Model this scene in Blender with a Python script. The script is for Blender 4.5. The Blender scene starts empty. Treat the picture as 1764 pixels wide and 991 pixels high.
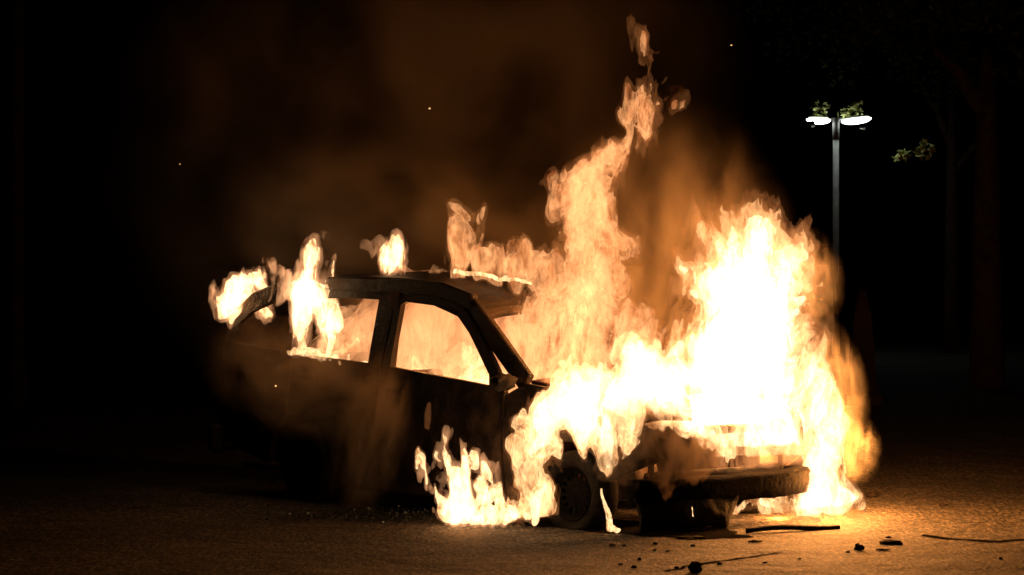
import bpy, bmesh, math, random
import numpy as np
from mathutils import Vector, Matrix, Euler
from mathutils import noise as mnoise

random.seed(7)
R = math.radians
sc = bpy.context.scene
C = sc.collection

# ------------------------------------------------------------------ camera, world, exposure
FPX, HCAM, HOR = 4500.0, 1.65, 450.0          # focal length in photo pixels, eye height, horizon row
cam_d = bpy.data.cameras.new('camera')
cam = bpy.data.objects.new('camera', cam_d); C.objects.link(cam)
cam.location = (0, 0, HCAM); cam.rotation_euler = (R(90), 0, 0)
cam_d.sensor_width = 36.0; cam_d.lens = FPX / 1764 * 36
cam_d.shift_y = -(495.5 - HOR) / 1764
cam_d.clip_start = 0.1; cam_d.clip_end = 2000
sc.camera = cam

w = bpy.data.worlds.new('World'); sc.world = w; w.use_nodes = True
wn = w.node_tree.nodes; bg = wn['Background']
sky = wn.new('ShaderNodeTexSky'); sky.sky_type = 'NISHITA'; sky.sun_disc = False
sky.sun_elevation = R(-6); sky.sun_rotation = R(200)
w.node_tree.links.new(sky.outputs[0], bg.inputs[0]); bg.inputs[1].default_value = 0.004

sc.view_settings.view_transform = 'Standard'; sc.view_settings.look = 'None'
sc.view_settings.exposure = 0; sc.view_settings.gamma = 1
sc.view_settings.use_curve_mapping = False
cy = sc.cycles
cy.max_bounces = 5; cy.diffuse_bounces = 2; cy.glossy_bounces = 2; cy.transmission_bounces = 2
cy.volume_bounces = 0; cy.transparent_max_bounces = 96
cy.volume_step_rate = 1.0; cy.volume_max_steps = 256
cy.use_denoising = True
try: cy.denoiser = 'OPENIMAGEDENOISE'
except Exception: pass
cy.sample_clamp_indirect = 4.0
cy.caustics_reflective = False; cy.caustics_refractive = False

def at(px, py, d):
    """point at depth d seen at photo pixel px, py"""
    return Vector(((px - 882) / FPX * d, d, HCAM - (py - HOR) / FPX * d))
def ground_at(px, py):
    d = FPX * HCAM / (py - HOR)
    return Vector(((px - 882) / FPX * d, d, 0.0))

# ------------------------------------------------------------------ materials
def mat(name):
    m = bpy.data.materials.new(name); m.use_nodes = True
    nt = m.node_tree; nt.nodes.clear()
    out = nt.nodes.new('ShaderNodeOutputMaterial')
    return m, nt, out
def N(nt, t, **kw):
    n = nt.nodes.new(t)
    for k, v in kw.items():
        if k.startswith('i_'): n.inputs[k[2:].replace('_', ' ')].default_value = v
        else: setattr(n, k, v)
    return n
def ramp(nt, fac, stops):
    r = nt.nodes.new('ShaderNodeValToRGB'); e = r.color_ramp.elements
    while len(e) < len(stops): e.new(0.5)
    for el, (p, c) in zip(e, stops):
        el.position = p; el.color = (*c, 1) if len(c) == 3 else c
    nt.links.new(fac, r.inputs[0]); return r.outputs[0]
def coords(nt, scale=(1, 1, 1)):
    tc = nt.nodes.new('ShaderNodeTexCoord'); mp = nt.nodes.new('ShaderNodeMapping')
    mp.inputs['Scale'].default_value = scale
    nt.links.new(tc.outputs['Object'], mp.inputs[0]); return mp.outputs[0]
def noise_n(nt, vec, scale, detail=4, rough=0.55, dist=0.0):
    n = N(nt, 'ShaderNodeTexNoise'); n.inputs['Scale'].default_value = scale
    n.inputs['Detail'].default_value = detail; n.inputs['Roughness'].default_value = rough
    n.inputs['Distortion'].default_value = dist
    nt.links.new(vec, n.inputs['Vector']); return n.outputs['Fac']
def solid(name, c1, c2, scale, rough=0.7, metal=0.0, bump=0.0, bscale=None, stops=(0.35, 0.65), rough2=None, spec=0.12):
    m, nt, out = mat(name)
    v = coords(nt); f = noise_n(nt, v, scale, 6, 0.6, 0.3)
    b = N(nt, 'ShaderNodeBsdfPrincipled')
    nt.links.new(ramp(nt, f, [(stops[0], c1), (stops[1], c2)]), b.inputs['Base Color'])
    b.inputs['Specular IOR Level'].default_value = spec
    b.inputs['Metallic'].default_value = metal; b.inputs['Roughness'].default_value = rough
    if rough2 is not None:
        nt.links.new(ramp(nt, f, [(stops[0], (rough,) * 3), (stops[1], (rough2,) * 3)]), b.inputs['Roughness'])
    if bump:
        bn = N(nt, 'ShaderNodeBump'); bn.inputs['Strength'].default_value = bump; bn.inputs['Distance'].default_value = 0.02
        nt.links.new(noise_n(nt, v, bscale or scale * 3, 5, 0.6), bn.inputs['Height'])
        nt.links.new(bn.outputs[0], b.inputs['Normal'])
    nt.links.new(b.outputs[0], out.inputs[0]); return m
def glow(name, col, strength):
    m, nt, out = mat(name); e = N(nt, 'ShaderNodeEmission')
    e.inputs[0].default_value = (*col, 1); e.inputs[1].default_value = strength
    nt.links.new(e.outputs[0], out.inputs[0]); return m

M = {}
M['paint'] = solid('scorched_paint', (0.010, 0.008, 0.007), (0.06, 0.040, 0.028), 6.0, 0.55, 0.0, 0.6, 30, stops=(0.42, 0.68), rough2=0.85, spec=0.25)
M['bare'] = solid('burnt_bare_metal', (0.05, 0.035, 0.028), (0.16, 0.085, 0.05), 7.0, 0.6, 0.3, 0.3, 25, rough2=0.85)
M['char'] = solid('charred_plastic', (0.008, 0.007, 0.007), (0.03, 0.024, 0.02), 9.0, 0.75, 0.0, 0.7, 18)
M['rubber'] = solid('charred_tyre_rubber', (0.004, 0.004, 0.004), (0.018, 0.015, 0.013), 14.0, 0.85, 0.0, 0.6, 30)
M['soot'] = solid('black_soot', (0.003, 0.003, 0.003), (0.011, 0.009, 0.008), 12.0, 0.9, 0.0, 0.6, 30, spec=0.03)
M['steel'] = solid('sooty_steel', (0.03, 0.026, 0.024), (0.12, 0.09, 0.07), 12.0, 0.5, 0.7, 0.2, 40)
M['ash'] = solid('debris_soot', (0.008, 0.007, 0.006), (0.03, 0.022, 0.018), 22.0, 0.9, 0.0, 0.8, 40)
M['pole'] = solid('galvanised_pole', (0.13, 0.135, 0.13), (0.20, 0.20, 0.19), 6.0, 0.55, 0.2)
M['lamp_shell'] = solid('lamp_housing', (0.35, 0.36, 0.36), (0.48, 0.48, 0.47), 8.0, 0.45)
M['lamp_glass'] = glow('lit_lamp_glass', (0.92, 1.0, 0.95), 15)
M['bark'] = solid('tree_bark', (0.020, 0.012, 0.009), (0.05, 0.032, 0.024), 7.0, 0.9, 0.0, 0.9, 10)
M['leaf'] = solid('leaf_green', (0.30, 0.33, 0.10), (0.50, 0.52, 0.20), 1.7, 0.6)  # pale copy of the foliage: street lamp light painted into the colour
M['dark_leaf'] = solid('shaded_leaf', (0.015, 0.025, 0.006), (0.04, 0.05, 0.014), 1.7, 0.7)  # same foliage with night shade put into the colour
M['concrete'] = solid('dark_grey_paint', (0.010, 0.007, 0.006), (0.03, 0.020, 0.016), 5, 0.85, 0, 0.3, 20)
M['ember'] = glow('glowing_ember', (1.0, 0.55, 0.22), 1.5)

# ------------------------------------------------------------------ object helpers
def link(o, parent=None):
    C.objects.link(o)
    if parent is not None: o.parent = parent
    return o
def mesh_obj(name, bm, m, parent=None, smooth=True):
    me = bpy.data.meshes.new(name); bm.to_mesh(me); bm.free()
    if smooth:
        for p in me.polygons: p.use_smooth = True
    if m is not None: me.materials.append(m)
    return link(bpy.data.objects.new(name, me), parent)
def tag(o, label=None, cat=None, group=None, kind=None):
    if label: o['label'] = label
    if cat: o['category'] = cat
    if group: o['group'] = group
    if kind: o['kind'] = kind
    return o
def empty(name, loc, rz=0):
    o = bpy.data.objects.new(name, None); o.location = loc; o.rotation_euler = (0, 0, rz)
    o.empty_display_size = 0.2; return link(o)
def box(bm, c, s, rot=None, bev=0.0):
    m = Matrix.Translation(c) @ (rot.to_matrix().to_4x4() if rot else Matrix()) @ Matrix.Diagonal((*s, 1))
    r = bmesh.ops.create_cube(bm, size=1, matrix=m)
    if bev:
        es = {e for v in r['verts'] for e in v.link_edges}
        bmesh.ops.bevel(bm, geom=list(es), offset=bev, segments=2, affect='EDGES', profile=0.6)
def tube(bm, pts, radii, seg=10, caps=True):
    rings = []
    n = len(pts)
    for i, p in enumerate(pts):
        p = Vector(p)
        a = Vector(pts[max(i - 1, 0)]); b = Vector(pts[min(i + 1, n - 1)])
        t = (b - a).normalized()
        ref = Vector((0, 0, 1)) if abs(t.z) < 0.9 else Vector((1, 0, 0))
        x = t.cross(ref).normalized(); y = t.cross(x).normalized()
        r = radii[i] if hasattr(radii, '__len__') else radii
        rings.append([bm.verts.new(p + (x * math.cos(2 * math.pi * k / seg) + y * math.sin(2 * math.pi * k / seg)) * r) for k in range(seg)])
    for a, b in zip(rings, rings[1:]):
        for k in range(seg):
            bm.faces.new((a[k], a[(k + 1) % seg], b[(k + 1) % seg], b[k]))
    if caps:
        bm.faces.new(rings[0][::-1]); bm.faces.new(rings[-1])
def lathe(bm, prof, seg=40, axis='y', origin=(0, 0, 0)):
    """revolve (axial, radius) profile round the y axis through origin"""
    rings = []
    for (a, r) in prof:
        rings.append([bm.verts.new((origin[0] + r * math.cos(2 * math.pi * k / seg), origin[1] + a, origin[2] + r * math.sin(2 * math.pi * k / seg))) for k in range(seg)])
    for p, q in zip(rings, rings[1:]):
        for k in range(seg):
            bm.faces.new((p[k], p[(k + 1) % seg], q[(k + 1) % seg], q[k]))
    return rings

# ------------------------------------------------------------------ numpy noise fields and surface nets
_rng = np.random.RandomState(3)
_LAT = _rng.uniform(-1, 1, (64, 64, 64, 4)).astype(np.float32)
def lattice(P, seed=0):
    """smooth 4-channel value noise at points P (n,3)"""
    Q = P + np.array([17.3, 5.1, 29.7], np.float32) * (seed + 1)
    i = np.floor(Q).astype(np.int32); f = (Q - i).astype(np.float32); f = f * f * (3 - 2 * f)
    i0 = i & 63; i1 = (i + 1) & 63
    fx, fy, fz = f[:, 0:1], f[:, 1:2], f[:, 2:3]
    g = lambda a, b, c: _LAT[a[:, 0], b[:, 1], c[:, 2]]
    x00 = g(i0, i0, i0) * (1 - fx) + g(i1, i0, i0) * fx
    x10 = g(i0, i1, i0) * (1 - fx) + g(i1, i1, i0) * fx
    x01 = g(i0, i0, i1) * (1 - fx) + g(i1, i0, i1) * fx
    x11 = g(i0, i1, i1) * (1 - fx) + g(i1, i1, i1) * fx
    return (x00 * (1 - fy) + x10 * fy) * (1 - fz) + (x01 * (1 - fy) + x11 * fy) * fz
_OFF = np.array([(0,0,0),(1,0,0),(0,1,0),(1,1,0),(0,0,1),(1,0,1),(0,1,1),(1,1,1)])
_EDG = [(0,1),(2,3),(4,5),(6,7),(0,2),(1,3),(4,6),(5,7),(0,4),(1,5),(2,6),(3,7)]
def surface_net(F, lo, h):
    """mesh of F<0 on a grid; returns verts, quads"""
    S = F < 0
    nx, ny, nz = F.shape
    cnt = np.zeros((nx - 1, ny - 1, nz - 1), np.int8)
    for o in _OFF:
        cnt += S[o[0]:nx - 1 + o[0], o[1]:ny - 1 + o[1], o[2]:nz - 1 + o[2]]
    mixed = (cnt > 0) & (cnt < 8)
    idx = np.argwhere(mixed)
    vid = -np.ones(mixed.shape, np.int32); vid[mixed] = np.arange(len(idx))
    vals = np.stack([F[idx[:, 0] + o[0], idx[:, 1] + o[1], idx[:, 2] + o[2]] for o in _OFF], 1)
    acc = np.zeros((len(idx), 3)); num = np.zeros((len(idx), 1))
    for a, b in _EDG:
        fa, fb = vals[:, a], vals[:, b]
        cr = (fa < 0) != (fb < 0)
        t = np.where(cr, fa / np.where(cr, fa - fb, 1), 0)[:, None]
        acc += np.where(cr[:, None], _OFF[a] + t * (_OFF[b] - _OFF[a]), 0); num += cr[:, None]
    V = (idx + acc / np.maximum(num, 1)) * h + lo
    quads = []
    for ax in range(3):
        sl = [slice(1, -1)] * 3; sl[ax] = slice(0, -1)
        sh = [slice(1, -1)] * 3; sh[ax] = slice(1, None)
        A, B = S[tuple(sl)], S[tuple(sh)]
        for flip in (0, 1):
            e = np.argwhere((A & ~B) if flip == 0 else (~A & B))
            if not len(e): continue
            for k in range(3):
                if k != ax: e[:, k] += 1
            u, v = [(1, 2), (2, 0), (0, 1)][ax]
            def vv(du, dv):
                c = e.copy(); c[:, u] -= du; c[:, v] -= dv
                return vid[c[:, 0], c[:, 1], c[:, 2]]
            q = np.stack([vv(1, 1), vv(0, 1), vv(0, 0), vv(1, 0)], 1)
            quads.append(q if flip == 0 else q[:, ::-1])
    return V, np.concatenate(quads)
def net_mesh(name, V, Q, m, smooth=True):
    me = bpy.data.meshes.new(name)
    me.vertices.add(len(V)); me.vertices.foreach_set('co', np.asarray(V, np.float32).ravel())
    me.loops.add(len(Q) * 4); me.loops.foreach_set('vertex_index', np.asarray(Q, np.int32).ravel())
    me.polygons.add(len(Q)); me.polygons.foreach_set('loop_start', np.arange(0, len(Q) * 4, 4, dtype=np.int32))
    me.update(calc_edges=True)
    if smooth: me.polygons.foreach_set('use_smooth', np.ones(len(Q), bool))
    me.materials.append(m); return me
def chain_field(P, chains, ysq=1.0):
    d = np.full(len(P), 9.0, np.float32)
    for ch in chains:
        pts = [(np.array(at(px, py, dd), np.float32), rp / FPX * dd) for (px, py, dd, rp) in ch]
        if len(pts) == 1: pts = pts * 2
        for (a, ra), (b, rb) in zip(pts, pts[1:]):
            ab = b - a; L2 = float(ab @ ab) + 1e-9
            t = np.clip((P - a) @ ab / L2, 0, 1)
            q = P - a - t[:, None] * ab; q[:, 1] *= ysq
            d = np.minimum(d, np.sqrt((q * q).sum(1)) - (ra + (rb - ra) * t))
    return d
def fire_fields(chains, h, warp, erode, seed, ysq=1.0, rise=0.55, pad=0.25, floor=None, ero_up=0.0):
    """warped distance field on a grid round the chains. warp: [(freq, amp)...]; erode: [(freq, amp)...]"""
    pts = [(at(px, py, dd), rp / FPX * dd) for ch in chains for (px, py, dd, rp) in ch]
    lo = np.array([min(p[i] - r for p, r in pts) - pad for i in range(3)])
    hi = np.array([max(p[i] + r for p, r in pts) + pad for i in range(3)])
    if floor is not None: lo[2] = max(lo[2], floor - 2 * h)
    n = np.ceil((hi - lo) / h).astype(int) + 1
    g = np.stack(np.meshgrid(*[lo[i] + h * np.arange(n[i]) for i in range(3)], indexing='ij'), -1).reshape(-1, 3).astype(np.float32)
    d0 = chain_field(g, chains, ysq)
    amp = sum(a for _, a in warp) + sum(a for _, a in erode) + 0.02
    near = d0 < amp * 1.3
    P = g[near].copy(); Q = P.copy()
    st = np.array([1, 1, rise], np.float32)
    for k, (fr, a) in enumerate(warp):
        v = lattice(Q * st * fr, seed + 7 * k)
        Q = Q + v[:, :3] * np.array([a, a, a * 1.25], np.float32)
    d = chain_field(Q, chains, ysq)
    zt = np.clip((P[:, 2] - lo[2]) / max(hi[2] - lo[2], .01), 0, 1)
    for k, (fr, a) in enumerate(erode):
        v = lattice(Q * np.array([1, 1, rise * 0.7], np.float32) * fr, seed + 31 + 5 * k)
        d = d + (a * (1 + ero_up * zt)) * (1 - 2.6 * np.abs(v[:, 0])) 
    F = d0.copy() + amp; F[near] = d
    if floor is not None: F = np.maximum(F, (floor - g[:, 2]))
    F = F.reshape(n); F[[0, -1]] = 1; F[:, [0, -1]] = 1; F[:, :, [0, -1]] = 1
    return F, lo

# ------------------------------------------------------------------ ground
def build_ground():
    bm = bmesh.new()
    ys = [-30, 4, 12, 13, 14, 15, 16, 17, 18, 20, 24, 30, 50, 120, 900]
    xs = [-900, -100, -30, -10, -5, -2.5, 0, 2.5, 5, 10, 30, 100, 900]
    vs = [[bm.verts.new((x, y, 0)) for x in xs] for y in ys]
    for j in range(len(ys) - 1):
        for i in range(len(xs) - 1):
            bm.faces.new((vs[j][i], vs[j][i + 1], vs[j + 1][i + 1], vs[j + 1][i]))
    m, nt, out = mat('asphalt'); v = coords(nt)
    b = N(nt, 'ShaderNodeBsdfPrincipled')
    big = noise_n(nt, v, 0.7, 5, 0.6, 0.4)
    vs2 = coords(nt, (1.0, 0.28, 1.0))
    fine = noise_n(nt, vs2, 38, 5, 0.85)
    med = noise_n(nt, vs2, 13, 4, 0.7, 0.3)
    vor = N(nt, 'ShaderNodeTexVoronoi'); vor.inputs['Scale'].default_value = 48; nt.links.new(vs2, vor.inputs['Vector'])
    c1 = ramp(nt, fine, [(0.38, (0.006, 0.0055, 0.005)), (0.50, (0.085, 0.076, 0.064)), (0.60, (0.24, 0.21, 0.175)), (0.68, (0.48, 0.43, 0.36))])
    c2 = ramp(nt, big, [(0.3, (0.40, 0.40, 0.40)), (0.7, (1.0, 0.97, 0.92))])
    c3 = ramp(nt, med, [(0.35, (0.45, 0.45, 0.45)), (0.6, (1.0, 1.0, 1.0))])
    mx0 = N(nt, 'ShaderNodeMixRGB', blend_type='MULTIPLY'); mx0.inputs[0].default_value = 1
    nt.links.new(c1, mx0.inputs[1]); nt.links.new(c3, mx0.inputs[2])
    mx = N(nt, 'ShaderNodeMixRGB', blend_type='MULTIPLY'); mx.inputs[0].default_value = 1
    nt.links.new(mx0.outputs[0], mx.inputs[1]); nt.links.new(c2, mx.inputs[2])
    nt.links.new(mx.outputs[0], b.inputs['Base Color'])
    b.inputs['Roughness'].default_value = 0.85; b.inputs['Specular IOR Level'].default_value = 0.2
    add = N(nt, 'ShaderNodeMath', operation='ADD'); mul = N(nt, 'ShaderNodeMath', operation='MULTIPLY'); mul.inputs[1].default_value = 0.6
    nt.links.new(vor.outputs['Distance'], mul.inputs[0]); nt.links.new(fine, add.inputs[0]); nt.links.new(mul.outputs[0], add.inputs[1])
    bn = N(nt, 'ShaderNodeBump'); bn.inputs['Strength'].default_value = 0.6; bn.inputs['Distance'].default_value = 0.012
    nt.links.new(add.outputs[0], bn.inputs['Height'])
    bn2 = N(nt, 'ShaderNodeBump'); bn2.inputs['Strength'].default_value = 0.5; bn2.inputs['Distance'].default_value = 0.12
    nt.links.new(noise_n(nt, v, 2.2, 4, 0.55, 0.2), bn2.inputs['Height']); nt.links.new(bn.outputs[0], bn2.inputs['Normal'])
    nt.links.new(bn2.outputs[0], b.inputs['Normal']); nt.links.new(b.outputs[0], out.inputs[0])
    g = mesh_obj('asphalt_ground', bm, m); tag(g, 'worn coarse asphalt of the car park round the burning car', 'ground', kind='structure')
    return m
asphalt = build_ground()

def irregular_patch(name, pix, z, m, jag=0.04):
    """a thin sheet of patched asphalt or tar lying on the ground, outlined at the given pixels"""
    pts = [ground_at(*p) for p in pix]; out = []
    for a, b in zip(pts, pts[1:] + pts[:1]):
        k = max(2, int((b - a).length / 0.05))
        for i in range(k):
            p = a.lerp(b, i / k); j = mnoise.noise_vector(p * 9) * jag
            out.append(Vector((p.x + j.x, p.y + j.y, z)))
    bm = bmesh.new(); bm.faces.new([bm.verts.new(p) for p in out]); bmesh.ops.triangulate(bm, faces=bm.faces[:])
    return mesh_obj(name, bm, m, smooth=False)
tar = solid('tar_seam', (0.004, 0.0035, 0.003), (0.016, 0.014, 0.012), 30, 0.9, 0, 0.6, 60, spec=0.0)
o = irregular_patch('tar_seam', [(1150, 984), (1180, 976), (1300, 958), (1350, 951), (1351, 951.8), (1302, 959.3), (1182, 978), (1152, 986)], 0.004, tar); tag(o, kind='structure')
o = irregular_patch('tar_crack', [(1585, 921), (1640, 928), (1720, 933), (1790, 928), (1790, 929), (1720, 935), (1640, 930.2), (1585, 924)], 0.004, tar); tag(o, kind='structure')
o = irregular_patch('soot_stain', [(640, 882), (760, 888), (900, 905), (1040, 918), (1200, 930), (1290, 926), (1240, 905), (1040, 895), (900, 880), (760, 870), (660, 868)], 0.004, tar, 0.08); tag(o, kind='structure')  # flat dark sheet along the near side and front of the car

# ------------------------------------------------------------------ the car
TH = R(46); W = 1.66
car = empty('burning_car', (0.37, 16.1, 0), -TH)
tag(car, 'dark burnt out hatchback car ablaze on the asphalt with its windows gone', 'car')

def vside(u, z):
    belt = 0.95 + 0.02 * (-1.7 - u) * 2
    v = 0.02 - 0.045 * math.sin(max(0, min(1, (z - 0.15) / 0.75)) * math.pi)
    if z > belt: v += 0.29 * (z - belt)
    if u < -2.9: v += 0.16 * ((-2.9 - u) / 0.85) ** 2
    if u > 0.25: v += 0.30 * ((u - 0.25) / 0.45) ** 2
    return v
def dent(u, z, k=1.0):
    return mnoise.noise(Vector((u * 3.1, 0.3, z * 3.1))) * 0.008 * k + mnoise.noise(Vector((u * 9, 4.3, z * 9))) * 0.003 * k
def panel(name, outline, holes, m, side=0, thick=0.03, parent=None, dk=1.0, seg=0.09):
    """a body panel cut from a (u,z) outline with holes, curved to the body side and given thickness; side 1 = mirrored to the far flank"""
    def refine(l):
        r = []
        for a, b in zip(l, l[1:] + l[:1]):
            k = max(1, int(math.dist(a, b) / seg))
            r += [(a[0] + (b[0] - a[0]) * i / k, a[1] + (b[1] - a[1]) * i / k) for i in range(k)]
        return r
    bm = bmesh.new(); loops = []
    for l in [outline] + holes:
        vs = [bm.verts.new((u, 0, z)) for u, z in refine(l)]
        es = [bm.edges.new((vs[i], vs[(i + 1) % len(vs)])) for i in range(len(vs))]
        loops += es
    bmesh.ops.triangle_fill(bm, use_beauty=True, use_dissolve=False, edges=loops)
    for _ in range(3):
        le = [e for e in bm.edges if e.calc_length() > 0.16 and not e.is_boundary]
        if not le: break
        bmesh.ops.subdivide_edges(bm, edges=le, cuts=1); bmesh.ops.triangulate(bm, faces=bm.faces[:])
    bmesh.ops.beautify_fill(bm, faces=bm.faces[:], edges=[e for e in bm.edges if not e.is_boundary])
    for f in bm.faces:
        if f.normal.y > 0: f.normal_flip()
    outer = {v: v.co.copy() for v in bm.verts}
    front = bm.faces[:]; bound = [e for e in bm.edges if e.is_boundary]
    back = {}
    for v, co in list(outer.items()):
        vv = vside(co.x, co.z) + dent(co.x, co.z, dk)
        back[v] = bm.verts.new((co.x, vv + thick, co.z)); v.co.y = vv
    for f in front: bm.faces.new([back[v] for v in reversed(f.verts)])
    for e in bound:
        a, b = e.verts
        l = e.link_loops[0]
        if l.vert is b: a, b = b, a
        bm.faces.new((b, a, back[a], back[b]))
    if side:
        for v in bm.verts: v.co.y = W - v.co.y
        bmesh.ops.reverse_faces(bm, faces=bm.faces[:])
    return mesh_obj(name, bm, m, parent or car, smooth=False)
def arc(cx, cz, r, a0, a1, n=14):
    return [(cx + r * math.cos(R(a0 + (a1 - a0) * i / n)), cz + r * math.sin(R(a0 + (a1 - a0) * i / n))) for i in range(n + 1)]
def strip(name, pts, wd, dp, m, parent=None, mirror=False):
    """a bar of section wd x dp along local points"""
    bm = bmesh.new(); rings = []
    P = [Vector(p) for p in pts]
    for i, p in enumerate(P):
        t = (P[min(i + 1, len(P) - 1)] - P[max(i - 1, 0)]).normalized()
        x = t.cross(Vector((0, 1, 0))).normalized(); y = t.cross(x).normalized()
        ring = []
        for sx, sy in ((-1, -1), (1, -1), (1, 1), (-1, 1)):
            q = p + x * sx * wd / 2 + y * sy * dp / 2
            if mirror: q = Vector((q.x, W - q.y, q.z))
            ring.append(bm.verts.new(q))
        rings.append(ring)
    for a, b in zip(rings, rings[1:]):
        for k in range(4): bm.faces.new((a[k], a[(k + 1) % 4], b[(k + 1) % 4], b[k]))
    bm.faces.new(rings[0][::-1]); bm.faces.new(rings[-1])
    bmesh.ops.recalc_face_normals(bm, faces=bm.faces[:])
    bmesh.ops.bevel(bm, geom=[e for e in bm.edges], offset=min(wd, dp) * 0.2, segments=1, affect='EDGES')
    return mesh_obj(name, bm, m, parent or car, smooth=False)

WZ, WR = 0.225, 0.315
for s in (0, 1):
    panel('front_fender', [(-0.60, 0.20), (-0.60, 0.80), (-0.43, 0.88), (-0.1, 0.85), (0.3, 0.75), (0.55, 0.63), (0.60, 0.44), (0.34, 0.32)]
          + arc(0, WZ, WR, 18, 180) + [(-0.36, 0.14)], [], M['paint'], s)
    fd = panel('front_door', [(-1.80, 0.21), (-0.613, 0.22), (-0.613, 0.82), (-0.70, 0.955), (-0.98, 1.235), (-1.13, 1.345), (-1.4, 1.415), (-1.80, 1.435)],
          [[(-1.722, 0.948), (-0.757, 0.855), (-0.765, 0.925), (-1.03, 1.185), (-1.17, 1.288), (-1.42, 1.357), (-1.70, 1.378), (-1.745, 1.36)]], M['paint'], s, 0.04)
    bm = bmesh.new(); box(bm, (-1.62, (-0.045 if not s else W + 0.045), 0.80), (0.19, 0.03, 0.035), bev=0.008)
    mesh_obj('door_handle', bm, M['char'], fd)
    # melted wing mirror
    bm = bmesh.new(); bmesh.ops.create_icosphere(bm, subdivisions=3, radius=1)
    for v in bm.verts:
        n = mnoise.noise(v.co * 2.3 + Vector((s * 5, 0, 0))) * 0.35 + mnoise.noise(v.co * 6) * 0.18
        v.co = v.co * (1 + n); v.co = Vector((v.co.x * 0.07, v.co.y * 0.09, v.co.z * 0.055))
        v.co += Vector((-0.50, -0.11 if not s else W + 0.11, 0.89))
    tube(bm, [(-0.60, 0.0 if not s else W, 0.86), (-0.57, -0.07 if not s else W + 0.07, 0.88)], 0.025, 8)
    mesh_obj('wing_mirror', bm, M['char'], car)
    rd = panel('rear_door', [(-1.813, 0.21), (-1.815, 1.44), (-2.3, 1.455), (-2.74, 1.44), (-2.76, 1.03), (-2.74, 0.62)] + arc(-2.62, 0.27, 0.34, 95, 25, 6)[1:] + [(-2.27, 0.21)],
          [[(-1.945, 0.965), (-1.975, 1.39), (-2.3, 1.40), (-2.68, 1.385), (-2.70, 1.01)]], M['paint'], s, 0.04)
    bm = bmesh.new(); box(bm, (-2.52, (-0.045 if not s else W + 0.045), 0.86), (0.19, 0.03, 0.035), bev=0.008)
    mesh_obj('door_handle', bm, M['char'], rd)
    panel('rear_quarter', [(-2.77, 0.64), (-2.775, 1.44), (-3.05, 1.43), (-3.42, 1.33), (-3.66, 1.20), (-3.72, 1.08), (-3.72, 0.40), (-3.02, 0.24)] + arc(-2.62, 0.27, 0.34, -5 + 180 - 0, 118, 7),
          [[(-2.83, 1.025), (-2.84, 1.385), (-3.04, 1.375), (-3.36, 1.285), (-3.52, 1.20), (-3.55, 1.07)]], M['paint'], s, 0.04)
    # rocker, A pillar, roof rail, B pillar (inner)
    strip('side_sill', [(-0.45, 0.05, 0.16), (-1.4, 0.04, 0.16), (-2.3, 0.05, 0.17)], 0.10, 0.07, M['paint'], mirror=s)
    strip('windscreen_pillar', [(-0.44, 0.05, 0.875), (-0.62, 0.085, 1.01), (-0.89, 0.125, 1.225), (-1.10, 0.17, 1.365)], 0.135, 0.05, M['paint'], mirror=s)
    strip('roof_rail', [(-1.05, 0.16, 1.385), (-1.35, 0.175, 1.46), (-1.8, 0.185, 1.49), (-2.4, 0.185, 1.495), (-3.0, 0.20, 1.475), (-3.42, 0.24, 1.375), (-3.70, 0.29, 1.235)], 0.10, 0.07, M['paint'], mirror=s)
    strip('door_pillar', [(-1.80, 0.10, 0.2), (-1.81, 0.08, 0.95), (-1.84, 0.19, 1.47)], 0.13, 0.05, M['bare'], mirror=s)

# roof skin
def sheet(name, us, vs, fz, thick, m, keep=None, parent=None):
    bm = bmesh.new(); g = {}
    for i, u in enumerate(us):
        for j, v in enumerate(vs):
            p = fz(u, v)
            g[i, j] = (bm.verts.new(p), bm.verts.new(Vector(p) - Vector((0, 0, thick))))
    cells = [(i, j) for i in range(len(us) - 1) for j in range(len(vs) - 1) if keep is None or keep(us[i], vs[j])]
    cs = set(cells)
    for (i, j) in cells:
        q = [(i, j), (i + 1, j), (i + 1, j + 1), (i, j + 1)]
        bm.faces.new([g[c][0] for c in q]); bm.faces.new([g[c][1] for c in reversed(q)])
        for (di, dj), a, b in (((0, -1), 0, 1), ((1, 0), 1, 2), ((0, 1), 2, 3), ((-1, 0), 3, 0)):
            if (i + di, j + dj) not in cs:
                bm.faces.new((g[q[b]][0], g[q[a]][0], g[q[a]][1], g[q[b]][1]))
    bmesh.ops.delete(bm, geom=[v for v in bm.verts if not v.link_faces], context='VERTS')
    bmesh.ops.recalc_face_normals(bm, faces=bm.faces[:])
    return mesh_obj(name, bm, m, parent or car)
RP = [(-1.02, 1.375), (-1.2, 1.455), (-1.5, 1.53), (-2.05, 1.575), (-2.6, 1.57), (-3.1, 1.52), (-3.15, 1.51)]
def rz(u):
    return float(np.interp(-u, [-a for a, b in RP], [b for a, b in RP]))
def roof_pt(u, v):
    c = 1 - ((v - W / 2) / (W / 2 - 0.15)) ** 2
    uu = u + (0.10 * c if u > -1.3 else 0) * (1 if u > -1.05 else 0.5)
    return Vector((uu, v, rz(u) - 0.06 + 0.065 * c ** 0.6 if c > 0 else rz(u) - 0.06)) + Vector((0, 0, mnoise.noise(Vector((u * 2.5, v * 2.5, 0))) * 0.015))
vv = list(np.linspace(0.165, W - 0.165, 19)); uu = list(np.linspace(-3.12, -1.03, 27))
sheet('roof', uu, vv, roof_pt, 0.03, M['paint'])
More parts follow.
